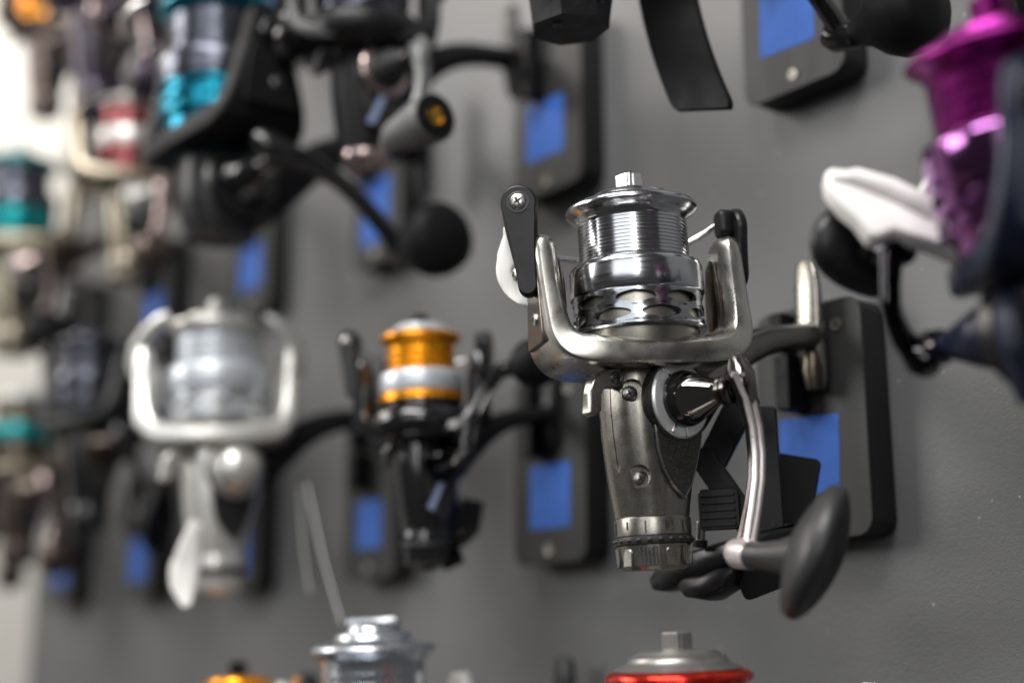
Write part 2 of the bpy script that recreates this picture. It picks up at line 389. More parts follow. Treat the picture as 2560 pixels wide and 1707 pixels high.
    # rotor: cup + U-shaped yoke
    b = MB(); b.lathe([(22.4, 31), (23.0, 29), (23.0, 14), (22.4, 10), (22.0, 4), (20, -1.6), (14, -2.4), (0, -2.4)], S)
    rotor = b.build('rotor', c['cup'], root, angle=50)
    pts = [(-36.6, 52), (-36.9, 50.2), (-37.2, 46), (-37.0, 38), (-36.6, 28), (-36.0, 19), (-35.0, 12.5), (-32.4, 8.0), (-28.0, 5.4), (-20, 4.2), (-10, 3.7), (0, 3.5)]
    a_ = [2.2, 3.5, 4.4, 4.6, 4.7, 5.0, 5.5, 5.9, 5.9, 5.7, 5.5, 5.5]
    d_ = [4.8, 7.6, 9.2, 10.6, 13, 15.6, 17.6, 19.6, 21.4, 23.2, 24.2, 24.6]
    P = pts + [(-u, z) for u, z in pts[-2::-1]]; A = a_ + a_[-2::-1]; D = d_ + d_[-2::-1]
    if fine:
        Pn, An, Dn = [], [], []
        cr_ = lambda a, b_, c_, d, t: .5 * (2 * b_ + (c_ - a) * t + (2 * a - 5 * b_ + 4 * c_ - d) * t * t + (3 * b_ - a - 3 * c_ + d) * t ** 3)
        for i in range(len(P) - 1):
            ix = [max(0, i - 1), i, i + 1, min(len(P) - 1, i + 2)]
            for q in range(4):
                t = q / 4
                Pn.append((cr_(*[P[j][0] for j in ix], t), cr_(*[P[j][1] for j in ix], t))); An.append(cr_(*[A[j] for j in ix], t)); Dn.append(cr_(*[D[j] for j in ix], t))
        P, A, D = Pn + [P[-1]], An + [A[-1]], Dn + [D[-1]]
    rings = []
    for i, (u, z) in enumerate(P):
        p0 = Vector(P[max(0, i - 1)]); p1 = Vector(P[min(len(P) - 1, i + 1)]); t = (p1 - p0).normalized(); nrm = Vector((-t.y, t.x))  # points inward/up
        a, d = A[i], D[i]; ch = 2.3
        k_ = min(1, d / 12)
        sec = [(a, d - 5.4 * k_), (a - .3, d - 4.6 * k_), (a - 2.6, d - .7), (a - 3.3, d - .1), (a - 3.9, d), (-a + 2.6, d), (-a + 1.4, d - .3), (-a + .5, d - 1.1), (-a, d - 2.6 * k_)]
        sec += [(q, -v) for q, v in sec[::-1]]
        rings.append([(u + nrm.x * q, v, z + nrm.y * q) for q, v in sec])
    b = MB(); b.grid(rings, True, True, True, RZ); yoke = b.build('yoke', c['rotor'], rotor, angle=24)
    if bowl:
        b = MB(); b.lathe([(27.5, 17), (31, 15), (32.5, 9), (31, 3), (26, -1.8), (17, -4), (0, -4.4)], S); b.build('rotor_bowl', c['rotor'], rotor, angle=60)
    # inner webs of the yoke arms
    for sg in (-1, 1):
        b = MB(); b.tube([RZ @ Vector((sg * 31.2, 0, z)) for z in (11, 16, 24, 33, 40, 43)], [(1.0, 1.0), (1.5, 6.5), (1.8, 7.5), (1.8, 6.5), (1.4, 4.5), (.6, 1.2)], sec=[(math.cos(PI * i / 8), math.sin(PI * i / 8)) for i in range(16)], up=RZ @ Vector((1, 0, 0)))
        b.build('arm_web', 'brown' if fine else c['rotor'], rotor)
    # outer cover of one arm with its screw
    Tc = RZ @ frame((-40.2, 0, 0), (-1, 0, 0), (0, 0, 1))
    b = MB(); b.prism([(9, -11), (9, 11), (14, 11.5), (31, 9), (35, 7.5), (35, -7.5), (31, -9), (14, -11.5)], -1.5, 1.6, Tc, .5)
    cov = b.build('arm_cover', 'brown' if fine else c['rotor'], rotor, bevel=.4 if fine else 0)
    screw('cover_screw', rotor, RZ @ Vector((-41.9, -3, 19)), RZ @ Vector((-1, 0, 0)), 2.6, 'steel')
    # bail arms
    if bail == 'lever':
        n = Vector((-.36, -.93, 0)).normalized(); F = RZ @ frame((-46.2, -3.5, 64.5), n, (0, 0, 1)) @ Matrix.Rotation(R(-90), 4, 'Z') @ Matrix.Rotation(R(3.5), 4, 'Z')
        out = teardrop(33.5, 7.1, 3.6)
        b = MB(); b.prism(out, -3.2, 2.4, F, .8)
        la = b.build('bail_lever', c['bail'], rotor, angle=40, bevel=.3 if fine else 0)
        b = MB(); b.lathe([(4.3, 2.3), (4.3, 2.75), (3.9, 2.75), (3.7, 2.45), (0, 2.42)], 32, F); b.build('screw_recess', 'gloss', la)
        p = F @ Vector((0, 0, 2.45)); screw('lever_screw', la, p, RZ @ n, 3.3, 'steel', twist=.5)
        b = MB(); b.cyl(RZ @ Vector((-45.2, -.5, 40)), RZ @ Vector((-38, 0, 41.5)), 5.6, 6.4); b.build('pivot', 'gloss', la, bevel=.4)
        screw('pivot_screw', la, RZ @ Vector((-48.2, -1.2, 37)), RZ @ Vector((-1, -.2, 0)), 2.6, 'steel')
        b = MB(); b.cyl(F @ Vector((0, 0, -7.4)), F @ Vector((0, 0, -3)), 5.2, 6.0); b.build('line_roller', 'armchrome', la, bevel=.4)
        F2 = RZ @ frame((42.6, 0, 56), (1, 0, 0), (0, 0, 1)) @ Matrix.Rotation(R(-90), 4, 'Z')
        b = MB(); b.prism(teardrop(18, 8.6, 6.2), -1.6, 2.4, F2, .9); ra = b.build('bail_lever', c['bail'], rotor, angle=40)
        b = MB(); b.prism(rrect(8.4, 11, 2.4, 5), -7, -1.6, F2 @ Matrix.Translation((0, 2.4, 0)), .9); b.cyl(RZ @ Vector((41, 0, 43)), RZ @ Vector((38.5, 0, 43)), 6, 6.6)
        b.build('wire_socket', c['bail'], ra, angle=40)
        wp = [(-42, 5, 61), (-40, 14, 58.5), (-33, 27, 55.5), (-22, 37, 54), (-8, 42, 53.4), (8, 41.5, 53.6), (22, 34, 54.4), (30, 22, 56), (35, 10, 58), (38, 2, 60)]
    elif bail == 'horn':
        for sg in (-1, 1):
            b = MB(); b.tube([RZ @ Vector((sg * u, v, z)) for u, v, z in ((41, 0, 36), (42.5, -1, 44), (41, -2, 53), (36, -3, 61), (29, -4, 67), (25, -4, 69))], [(2.6, 4), (2.6, 4.4), (2.6, 4.2), (2.5, 3.6), (2.3, 3), (1.5, 2)], sec=[(math.cos(PI * i / 6), math.sin(PI * i / 6)) for i in range(12)])
            b.build('bail_lever', c['bail'], rotor)
        wp = [(-30, 2, 66), (-26, 20, 66), (-14, 34, 65), (0, 38, 64.5), (14, 34, 65), (26, 20, 66), (30, 2, 66)]
    if bail != 'none' and c['wire']:
        b = MB(); b.tube([RZ @ Vector(p) for p in wp], 1.25, 10); b.build('bail_wire', c['wire'], rotor, angle=60)
    # gearbox body
    fsec = [[(x, y, z if z > -16 else -16 + (z + 16) * bz) for x, y in sup((hx, y0, y1), *((2.0, 7) if facets else ()))] for z, hx, y0, y1 in BODY]
    rings = []
    for i in range(len(fsec) - 1):
        for t in (0, .5): rings.append([tuple(p + (q - p) * t for p, q in zip(A_, B_)) for A_, B_ in zip(fsec[i], fsec[i + 1])])
    rings.append(fsec[-1])
    b = MB(); b.grid(rings[::-1], True, True, True); body = b.build('body', c['body'], root, angle=15 if facets else 40)
    if facets: screw('tail_screw', body, (1, -6, -56.8), (0, 0, -1), 1.7, 'brass')
    scr = []
    if fine:
        cutters = []
        for (p, n) in (((8.4, -15.0, -11.2), (.80, -.6, 0)), ((9.0, -12.6, -43.0), (.84, -.54, 0))):
            n = Vector(n).normalized(); p = Vector(p)
            q = MB(); q.cyl(p - n * 2.2, p + n * 8, 4.2, 4.7, 28); cutters.append(q.build('cutter', 'hole')); scr.append((p - n * 2.0, n))
        # seam between the two halves
        q = MB(); q.box((0, -17, -28), (.5, 5, 62)); q2 = q.build('cutter', 'hole'); cutters.append(q2)
        cut(body, cutters)
        for p, n in scr: screw('housing_screw', body, p, n, 3.0, 'screwdark', twist=.4)
    # raised side panel
    if panel:
        sgn = side
        con = [(-9.5, -14), (-9.2, -24), (-8.4, -33), (-6.4, -40), (-2.6, -45.5), (3.6, -50.5), (7.5, -45.5), (11, -38), (13.8, -30), (15.6, -21), (17.5, -10), (15, 0), (3, -1), (-7, -3)]
        cx, cy = 3.2, -20
        rings = []
        for k, off in ((1.03, -.7), (1.0, .9), (.965, 1.9), (.92, 1.7), (.84, 1.15), (.6, 1.0), (.2, 1.0)):
            rings.append([(sgn * (body_x(cx + (y - cx) * k, cy + (z - cy) * k) + off), cx + (y - cx) * k, cy + (z - cy) * k) for y, z in con])
        b = MB(); b.grid(rings, True, False, True); pn = b.build('side_panel', c['panel'], body, angle=32)
        if fine:
            ed = [(body_x(y, z) + 1.25, y, z) for y, z in con[:11]]
            b = MB(); b.tube(ed, [.35, .5, .6, .65, .65, .55, .6, .6, .55, .4, .3], 8); b.build('panel_edge_highlight', 'gun', pn, angle=60)  # lighter bead added in place of light caught on the panel's edge
    if strip:
        T = frame((side * 15.6, -2, -36), (side, -.15, .05), (0, .45, .9)); b = MB(); b.prism(rrect(20, 3.6, .8, 3), -1.2, .5, T); b.build('name_strip', 'bluetext', body)
    # trip lever at the front
    if lever:
        T = frame((0, -2.6, -3.6), (1, 0, 0), (0, 1, 0))     # local x -> y, local y -> z
        poly = [(-13, 2.6), (-20, 1.4), (-25, -.6), (-28, -3.6), (-29.6, -8), (-30.4, -15.5), (-28.4, -16.6), (-25.0, -14.6), (-24.6, -9), (-23.4, -6.4), (-20.5, -5.4), (-13, -5.2)]
        b = MB(); b.prism(poly, 1.0, 6.0, T, .5); lv = b.build('trip_lever', c['body'], root, bevel=.3 if fine else 0)
        screw('lever_screw', lv, (6.1, -19.6, -5.5), (1, 0, 0), 2.5, c['screw'])
    # rear drag
    if drag:
        b = MB(); b.lathe([(12.8, -56.4), (14.2, -57.0), (14.4, -57.5), (14.4, -63.4), (13.8, -63.6)], S); rd = b.build('drag_collar', c['drag'], root, angle=40)
        b = MB()
        for i in range(12):
            a = 2 * PI * i / 12 + .1; T = Matrix.Rotation(a, 4, 'Z')
            b.box((14.45, 0, -59.8 if i % 2 else -60.6), (.35, .5, 3.0 if i % 2 else 4.6), T)
        if fine: b.build('collar_mark', 'hole', rd)
        b = MB(); b.lathe([(13.9, -63.5), (14.6, -63.9), (14.9, -65.2), (14.6, -66.5), (13.9, -66.9)], S)
        if fine:
            for i in range(22): b.ball((0, 0, 0), 1, 10, 6, (.8, 1.25, .85), Matrix.Rotation(2 * PI * i / 22, 4, 'Z') @ Matrix.Translation((14.6, 0, -65.2)))
        b.build('rubber_ring', 'rubber', rd)
        b = MB(); b.lathe([(13.5, -66.6), (13.9, -67.0), (13.8, -68.4), (13.2, -74.4), (11.6, -76.0), (0, -76.3)], 20 if fine else 24); dk = b.build('rear_drag_knob', c.get('tail', c['drag']), root, angle=12)
        if fine:
            for i in range(5):
                a = 2 * PI * i / 5 - .93; b = MB(); T = Matrix.Rotation(a, 4, 'Z') @ frame((13.5, 0, -71.2), (1, 0, .06), (0, 0, 1)); b.prism(rrect(7.2, 7.0, .5, 3), -.6, .22, T); b.build('rib_shade_patch', 'hole', dk); b = MB()  # dark patch, shade of the grooves between ribs put into colour
                for j in range(-2, 3):
                    T = Matrix.Rotation(a + j * .105, 4, 'Z') @ Matrix.Translation((13.75, 0, -71.2)) @ Matrix.Rotation(R(4), 4, 'Y')
                    b.prism(rrect(1.3, .75, .25, 2), -3.3, 3.3, T)
                b.build('grip_rib', c['drag'], dk)
                a += PI / 5; b = MB(); T = Matrix.Rotation(a, 4, 'Z') @ frame((13.55, 0, -71.4), (1, 0, .06), (0, 0, 1))
                arch = [(-3.4, -2.1)] + [(1.4 + 2.1 * math.sin(PI * i_ / 10), -2.1 * math.cos(PI * i_ / 10)) for i_ in range(11)] + [(-3.4, 2.1)]
                b.prism(arch, -.6, .55, T, .3); b.build('grip_pad', c['drag'], dk)
    # stem and foot
    sec = [(math.cos(2 * PI * i / 16) * 1.0, math.sin(2 * PI * i / 16)) for i in range(16)]
    sec = [(math.copysign(abs(p) ** .7, p), math.copysign(abs(q) ** .7, q)) for p, q in sec]
    sp_ = [(0, 12, -22), (0, 22, -15), (0, 31, -6.5), (0, 40, 1), (0, 48, 7), (0, 58, 12.4), (0, 70, 16.6), (0, 82, 18.8), (0, 94, 20.3), (0, 104, 21)]
    b = MB(); b.tube(sp_, [(10.5, 9), (10, 8.4), (9.4, 7.8), (8.6, 7.4), (8.0, 7.2), (7.2, 7.0), (6.4, 6.8), (5.8, 6.4), (5.8, 6.6), (6.6, 7.0)], sec=sec, up=(0, -.2, 1)); stem = b.build('stem', c['stem'], root, angle=50)
    b = MB(); b.tube([(0, 103.6, -2), (0, 103.4, 2), (0, 102.6, 12), (0, 101.5, 20), (0, 102.2, 28), (0, 103.2, 42), (0, 103.6, 52), (0, 103.8, 55)], [(1.2, 3.6), (2.0, 5.6), (3, 6.6), (3.8, 6.8), (3.2, 6.8), (2.6, 6.6), (2.2, 5.8), (1.2, 3.6)], sec=sec, up=(0, -1, 0)); b.build('foot', 'gun' if fine else c['stem'], stem, angle=50)
    if fine: b = MB(); b.tube([(1, 101, 13), (1, 100, 6), (1, 100.5, -2)], [4.2, 4.6, 3.6], 14); b.build('foot_tip', 'brass', stem)
    # handle
    hub = (0, 3, -14)
    X = lambda r_, x0: (r_, x0)
    Th = Matrix.Translation((0, 3, -14)) @ frame((0, 0, 0), (side, 0, 0), (0, 0, 1))
    b = MB(); b.lathe([(15.9, 12), (15.9, 15.2), (15.5, 16.1), (14.9, 16.2), (14.7, 15.8)], S, Th); b.build('disc_rim', c['panel'], body)
    b = MB(); b.lathe([(14.7, 15.2), (14.6, 16.6), (13.9, 17.2), (9.4, 17.9), (0, 17.9)], S, Th); dc = b.build('side_disc', c['disc'], body, angle=20)
    if fine:
        for a in (35, 215 - 60, 215 - 30):
            b = MB(); T = Th @ Matrix.Rotation(R(a), 4, 'Z') @ Matrix.Translation((12, 0, 17.35)); b.prism(rrect(4.2, 1.3, .6, 4), -.3, .5, T, .15); b.build('disc_mark', 'bright', dc)
    if hubball:
        b = MB(); b.ball((0, 0, 0), 12.5, 28, 16, (1, 1, .8), Th @ Matrix.Translation((0, 0, 19))); b.build('hub_cap', hubball, body)
    if tailcap:
        b = MB(); b.lathe([(12.9, -56.2), (13.2, -58), (12.2, -62), (9.4, -66), (5, -67.4), (0, -67.6)], S); b.build('tail_cap', tailcap, body)
    if handle:
        b = MB(); b.lathe([(9.4, 22.6), (9.3, 23.6), (8.2, 27), (6.2, 31.5), (4.9, 34.5), (4.2, 37), (4.0, 39)], S, Th)
        cone = b.build('handle_shaft', 'conechrome' if fine else c['cone'], root, angle=28)
        b = MB(); b.lathe([(10.6, 17.6), (10.7, 19.8), (10.4, 20.8), (9.8, 22.6), (9.4, 22.8)], S, Th); b.build('shaft_base', 'gloss' if fine else c['cone'], cone, angle=40)
        b = MB(); b.lathe([(4.6, 38), (5.4, 38.4), (5.4, 40), (4.8, 40.3), (4.8, 41), (5.6, 41.3), (5.6, 43), (5, 43.4), (3, 43.6)], 32, Th); b.build('shaft_collar', 'armchrome', cone, angle=30)
        HA = Matrix.Translation(hub) @ Matrix.Rotation(R(h_ang), 4, 'X') @ Matrix.Translation((0, -3, 14))
        D_ = lambda x, y, z: HA @ Vector((side * x, y, -14 + (z + 14) * h_len))
        # hinge lug + arm
        b = MB(); b.tube([D_(42, 8, -3), D_(43.5, 7, -8), D_(45, 5.5, -14), D_(46, 7, -20)], [(2.6, 3.6), (4.8, 4.8), (5, 5), (3.2, 4)], sec=sec, up=(side, 0, 0)); ar = b.build('handle_arm', c['arm'], root, angle=50)
        path = [D_(*p) for p in ((45.5, 3, -9), (46, 7, -18), (46.3, 9.0, -28), (46.4, 9.3, -38), (46.4, 8, -47), (46.3, 5, -57), (46.2, 1.8, -66), (46.2, -.5, -71))]
        b = MB(); b.tube(path, [(2.4, 4.6), (2.2, 5), (2.0, 4.4), (1.9, 4.0), (1.9, 3.9), (2.0, 4.0), (2.3, 4.4), (2.6, 4.6)], sec=sec, up=(side, 0, 0)); b.build('arm_beam', c['arm'], ar, angle=50)
        for dy in ((-3.4, 0.2) if fine else (-2.6,)):
            b = MB(); b.tube([p + HA.to_3x3() @ Vector((side * 2.0, dy * (1 - .25 * i / 7), 0)) for i, p in enumerate(path)], [1.15, 1.2, 1.2, 1.2, 1.2, 1.2, 1.3, 1.4], 10); b.build('arm_ridge', c['trim'], ar)
        b = MB(); b.tube([D_(41, -1, -71.5), D_(44, -2.2, -72.5), D_(52, -4, -73.6)], [4.2, 5.4, 5.0], 20); b.build('arm_end', c['trim'] if fine else c['arm'], ar)
        if kn == 'paddle':
            b = MB(); b.tube([D_(51, -4, -73.5), D_(58, -5, -74.3), D_(66, -5.6, -75), D_(76, -5.2, -75.5)], [4.8, 4.6, 5.6, 8.0], 20); kb = b.build('knob_post', c['grip'], root, angle=50)
            O = D_(83, -4.0, -75.5); F = frame(O, HA.to_3x3() @ Vector((side * .80, .42, -.43)), HA.to_3x3() @ Vector((side * .33, .27, .9)))
            rings = []
            for k, (f, h) in enumerate(((.02, -11.5), (.30, -11), (.55, -8.6), (.80, -5.4), (.95, -2.4), (1.0, .6), (.985, 2.6), (.92, 3.6), (.84, 3.2), (.62, 1.0), (.3, .2), (.02, 0))):
                ring = []
                for i in range(40):
                    a = 2 * PI * i / 40; rad = 23.5 * f * math.cos(a); wid = 14.5 * f * math.sin(a) * (1 - .16 * math.cos(2 * a)); bend = -4.0 * (rad / 23.5) ** 2
                    ring.append((rad, wid, h + bend))
                rings.append(ring)
            b = MB(); b.grid(rings, True, True, True, F); b.build('knob_paddle', c['grip'], kb, angle=60)
        elif kn == 'round':
            b = MB(); F = frame(D_(50, -4, -73), HA.to_3x3() @ Vector((side, 0, 0)))
            b.lathe([(4, 0), (4.5, 3), (7, 8), (12, 14), (14.5, 19), (15, 24), (14, 29), (10, 32), (0, 33)], 36, F); b.build('knob', c['grip'], root, angle=60)
        elif kn == 'pear':
            b = MB(); b.tube([D_(50, -4, -73), D_(56, -5, -73.5), D_(60, -6, -74)], [4.6, 4.6, 6], 16); kb = b.build('knob_post', c['grip'], root, angle=50)
            b = MB(); F = frame(D_(61, -5, -76), HA.to_3x3() @ Vector((side * .9, -.3, 0)), HA.to_3x3() @ Vector((0, .35, -.94))); rings = []
            for f, h in ((.02, -4.6), (.6, -4.4), (.88, -3.2), (1, -.8), (1, 1.4), (.88, 3.4), (.5, 4.4), (.02, 4.6)):
                rings.append([(f * 16.5 * math.cos(2 * PI * i / 36), f * (12 + 4.5 * math.cos(2 * PI * i / 36)) * math.sin(2 * PI * i / 36), h) for i in range(36)])
            b.grid(rings, True, True, True, F); b.build('knob', c['grip'], kb, angle=60)
        elif kn == 'barrel':
            b = MB(); F = frame(D_(49, -4, -73), HA.to_3x3() @ Vector((side, 0, 0)))
            F = F @ Matrix.Diagonal((1.22, 1.22, ks, 1)); b.lathe([(4.5, 0), (6.2, 1), (7.2, 5), (8.0, 12), (9.4, 22), (10, 28), (9.8, 30.4), (9.0, 31)], 32, F); kb = b.build('knob', c['grip'], root, angle=40)
            b = MB(); b.lathe([(9.0, 30.6), (8.6, 31.2), (4.0, 31.3), (3.8, 30.7)], 32, F); b.build('knob_end', 'blackmatt', kb)
            b = MB(); b.lathe([(4.0, 31.2), (3.8, 32.0), (3.0, 32.1), (2.5, 31.2), (0, 30.9)], 32, F); b.build('knob_cap', c.get('cap', 'gold'), kb)
    return root

def security_tag(label, T, kind='clamp'):
    """black theft-protection tag clamped to the reel stem"""
    t = thing('security_tag', label, 'security tag', 'security tags clamped on reels')
    t.matrix_world = T
    if kind == 'clamp':
        sec = [(math.copysign(abs(math.cos(PI * i / 10)) ** .6, math.cos(PI * i / 10)), math.copysign(abs(math.sin(PI * i / 10)) ** .6, math.sin(PI * i / 10))) for i in range(20)]
        b = MB(); b.tube([(-43, 41, -79.5), (-36, 42, -78), (-24, 43, -75), (-8, 44, -71.5), (10, 45, -68), (24, 46, -65.6), (36, 47, -63)], [(3.0, 4), (5.6, 8), (6.4, 10), (6.0, 10), (5.0, 9.5), (4.2, 9), (1.8, 6)], sec=sec, up=(0.2, 0, 1)); sh = b.build('shell', 'black', t, angle=40)
        b = MB(); b.tube([(-30, 42, -72.2), (-10, 44, -67.6), (12, 45, -63.6), (36, 47, -60.4)], [(.5, 6), (.5, 8), (.5, 8), (.4, 6)], sec=sec, up=(.2, 0, 1)); b.build('shell_rail', 'gloss', sh)
        b = MB(); b.tube([(-26, 40, -80), (-19, 40, -82), (-10, 40.5, -82.5), (-2, 41, -79.5), (2, 42, -76)], [(2, 4), (4.4, 8), (5.4, 8.6), (5, 8), (2, 5)], sec=sec, up=(.2, 0, 1)); b.build('magnet_boss', 'black', sh, angle=50)
        F = frame((8, 49, -78), (.45, -.9, 0), (0, 0, 1)) @ Matrix.Rotation(R(18), 4, 'Z')
        b = MB(); b.prism(rrect(16, 20, 2.4, 5), -1.3, 1.3, F, .3); b.build('flap', 'blackmatt', t)
        F = frame((8.5, 69, -45), (.5, -.86, 0), (0, 0, 1)) @ Matrix.Rotation(R(-14), 4, 'Z')
        b = MB(); b.prism(rrect(28, 21, 2.4, 5), -1.3, 1.3, F, .3); b.build('flap', 'blackmatt', t)
        # crossing straps
        for A_, B_, w_ in (((13, 41, -8), (-7, 40, -36), 6.0), ((-8, 37, -30), (15, 37, -62), 5.0), ((18, 44, -14), (17, 45, -66), 6.0)):
            A_, B_ = Vector(A_), Vector(B_); d = (B_ - A_).normalized(); F = frame((A_ + B_) / 2, (.55, -.83, 0), d)
            b = MB(); b.prism(rrect((B_ - A_).length, w_ * 2, 2, 4), -2, 2, F, .4); b.build('strap', 'black', t, bevel=.5)
        F = frame((3, 33, -53), (.6, -.8, 0), (0, 0, 1)); b = MB(); b.prism(rrect(16, 16, 2, 4), -3, 2, F, .5); gr = b.build('grip', 'black', t)
        for i in range(5):
            b = MB(); b.prism(rrect(1.3, 13, .5, 3, -6 + i * 2.9, 0), 1.8, 3.2, F, .2); b.build('grip_rib', 'black', gr)
        b = MB(); b.cyl((-6.2, 32, -57), (-7.6, 32, -65), 1.9, 1.9); b.build('pin', 'bright', t, bevel=.3)
        b = MB(); b.cyl((-7.4, 32, -64), (-7.9, 32, -67), 2.9, 2.9); b.build('pin_nut', 'black', t, bevel=.3)
    return t

def curl_tag(label, pts, widths, up, thick=.7, m='white', wob=.6, root=None):
    """crumpled strip of white plastic; pts in millimetres"""
    sec = [(-1, -.2), (-.97, .6), (-.5, 1.05), (0, .8), (.5, 1.1), (.97, .5), (1, -.2), (.9, -1), (.4, -.6), (0, -1), (-.4, -.7), (-.9, -1)]
    P = [Vector(p) for p in pts]; Q = []; Wd = []
    for i in range(len(P) - 1):
        p0, p1, p2, p3 = P[max(0, i - 1)], P[i], P[i + 1], P[min(len(P) - 1, i + 2)]
        for q in range(4):
            t = q / 4; Q.append(.5 * ((2 * p1) + (p2 - p0) * t + (2 * p0 - 5 * p1 + 4 * p2 - p3) * t * t + (3 * p1 - p0 - 3 * p2 + p3) * t ** 3)); Wd.append(widths[i] + (widths[i + 1] - widths[i]) * t)
    Q.append(P[-1]); Wd.append(widths[-1])
    b = MB(); b.tube(Q, [(w_ / 2, thick) for w_ in Wd], sec=sec, up=up)
    for v in b.v:
        d = noise.noise_vector(v * .11) * wob; v += d
    o = b.build('white_tag', m, None, angle=70)
    tag(o, label, 'tag', 'white plastic tags on the reels')
    return o

# --- hero reel in the middle row
main = reel('nickel and gunmetal spinning reel with ridged chrome spool, in sharp focus', (0, -.0015, 0), fine=True, tilt=3.6, stem='stemchrome')
plate(0, 0.0, 'dark plate with blue tape behind the sharp nickel reel', tape=(-1.5, -22, 3))
security_tag('black plastic security tag under the stem of the sharp nickel reel', Matrix.Rotation(R(2.8), 4, 'X'))
curl_tag('curled white plastic tag on the bail lever of the sharp nickel reel', [(-30.5, -44, 57), (-30, -41.5, 52), (-31, -42, 45), (-32.5, -43.5, 38.5), (-30.5, -41, 32), (-27, -37.5, 28), (-24, -34, 27)], [3, 8, 9.5, 6.5, 6, 6.5, 6], (.6, .75, .1))

# --- other reels of the middle row
reel('black spinning reel with orange and silver spool', (-.182, .0214, -.0015), .8, bowl=True, rot_ang=40, h_ang=158, h_len=1.0, kn='round', body='gloss', panel='gloss', rotor='gloss', cup='gloss', barrel='orange', lip='orange', band='silver_cool', skirt='gloss', ring='orange', strip=True, knob='blackmatt', topcap='silver_cool', stem='black', disc='blackchrome', arm='gloss', trim='gloss', grip='blackmatt', drag='gloss', lever=True)
security_tag('black security tag hanging under the orange spool reel', Matrix.Translation((-.196, .012, -.012)) @ Matrix.Scale(.62, 4) @ Matrix.Rotation(R(4), 4, 'X'))
plate(1, 0.0, 'dark plate with upright blue tape behind the orange spool reel', tape=(1.0, -23, 1))
reel('large blurred all silver spinning reel with curved bail horns', (-.3447, -.0107, .012), 1.1, rot_ang=62, handle=False, hubball='silver', bail='horn', wire='silver', body='silver', panel='silver', rotor='silver', cup='silver', barrel='silver_cool', lip='silver', band='silver_cool', skirt='silver_cool', knob='silver', stem='black', disc='silver', cone='silver', arm='blackchrome', trim='pink', drag_='silver')
plate(2, 0.0, 'dark plate with small blue tape right of the large silver reel', tape=(0.0, -24, 0), tape_size=(28, 30))
curl_tag('long white tag hanging beside the body of the large silver reel', [(-309, -38, -36), (-313, -39, -48), (-316, -40, -60), (-316, -40, -70), (-312, -39, -80)], [6, 11, 16, 14, 5], (.6, .7, .1), 1.2)
reel('blurred slate and black spinning reel left of the silver reel', (-.585, .0054, .056), .98, rot_ang=20, h_ang=20, kn='paddle', bail='lever', body='gloss', panel='gloss', rotor='black', cup='black', barrel='slate', lip='slate', band='slate', skirt='slate', knob='black', stem='black', disc='bronze', cone='bronze', arm='gloss', trim='armchrome', grip='blackmatt')
plate(3, 0.0, 'dark plate behind the blurred slate reel, middle row', tape=(0, -30, 0))
reel('blurred brown reel with teal bands at the left edge', (-.7308, .0054, .038), .95, rot_ang=70, h_ang=10, kn='round', bail='horn', body='bronze', panel='teal2', rotor='champagne', cup='champagne', barrel='champagne', lip='silver', band='teal2', skirt='bronze', knob='white', stem='bronze', disc='pink', cone='champagne', arm='pink', trim='pink', grip='bronze')
plate(4, 0.0, 'dark plate behind the brown and teal reel, middle row', tape=(0, -26, 0))

# --- upper row
UP = .206
reel('black faceted spinning reel at the top edge, only its tail in view', (-.015, -.0268, .2115), 1.25, rot_ang=64, side=1, h_ang=65, h_len=1.5, kn='round', body='black', panel='black', rotor='black', cup='black', stem='black', disc='gloss', cone='blackchrome', arm='gloss', trim='gloss', drag=False, lever=False, facets=True, grip='blackmatt', cap='gloss')
plate(0, UP, 'dark plate with blue tape and a bare screw at the top edge', tape=(-2, -20, 2))
b = thing('security_tag', 'curved black security flap hanging at the top edge', 'security tag', 'security tags clamped on reels')
flap = MB(); rings = []
for i in range(37):
    t = i / 36; z = 205 - 92 * t; cx_ = -17 + 8 * t + 15 * t * t; hw_ = 10.5
    e = 1 - max(0, (t - .95) / .05) ** 2 * .2
    rings.append([(cx_ + dx * e, 30 + dy + dx * .62 + 8 * (t - .5) ** 2, z - dx * .06) for dx, dy in ((-hw_, -1.5), (hw_, -1.5), (hw_ + .4, 0), (hw_, 1.5), (-hw_, 1.5), (-hw_ - .4, 0))])
flap.grid(rings, True, True, True); flap.build('flap', 'blackmatt', b, angle=40, bevel=.8)
fl = MB(); fl.box((-14, 31, 210), (36, 20, 14)); fl.build('tag_body', 'black', b, bevel=2)
reel('black spinning reel with grey handle and gold capped knob', (-.2130, 0, .2090), 1.0, bowl=True, rot_ang=60, h_ang=-12, h_len=.92, kn='barrel', body='blackmatt', panel='black', rotor='black', cup='black', barrel='slate', lip='slate', band='slate', skirt='slate', knob='black', stem='black', disc='pink', cone='rubber', arm='greyarm', trim='greyarm', grip='rubber_grey', cap='gold', drag=False, tailcap='pink', ks=1.2, strip=True, lever=True)
plate(1, UP, 'dark plate with upright blue tape behind the gold capped handle', tape=(-2, -20, 1))
reel('large black spinning reel with teal spool and round black knob', (-.3040, -.0374, .1700), 1.35, bz=.5, panel=False, rot_ang=182, h_ang=66, h_len=1.07, kn='round', body='black', rotor='blackmatt', cup='teal', barrel='slate', lip='teal', band='slate', skirt='teal', knob='teal', stem='black', disc='gloss', cone='gloss', arm='gloss', trim='gloss', grip='blackmatt', bail='lever', drag=False, lever=False)
plate(2, UP, 'dark plate with blue tape crossed by the black handle', tape=(-1, -22, 0), tape_size=(33, 44))
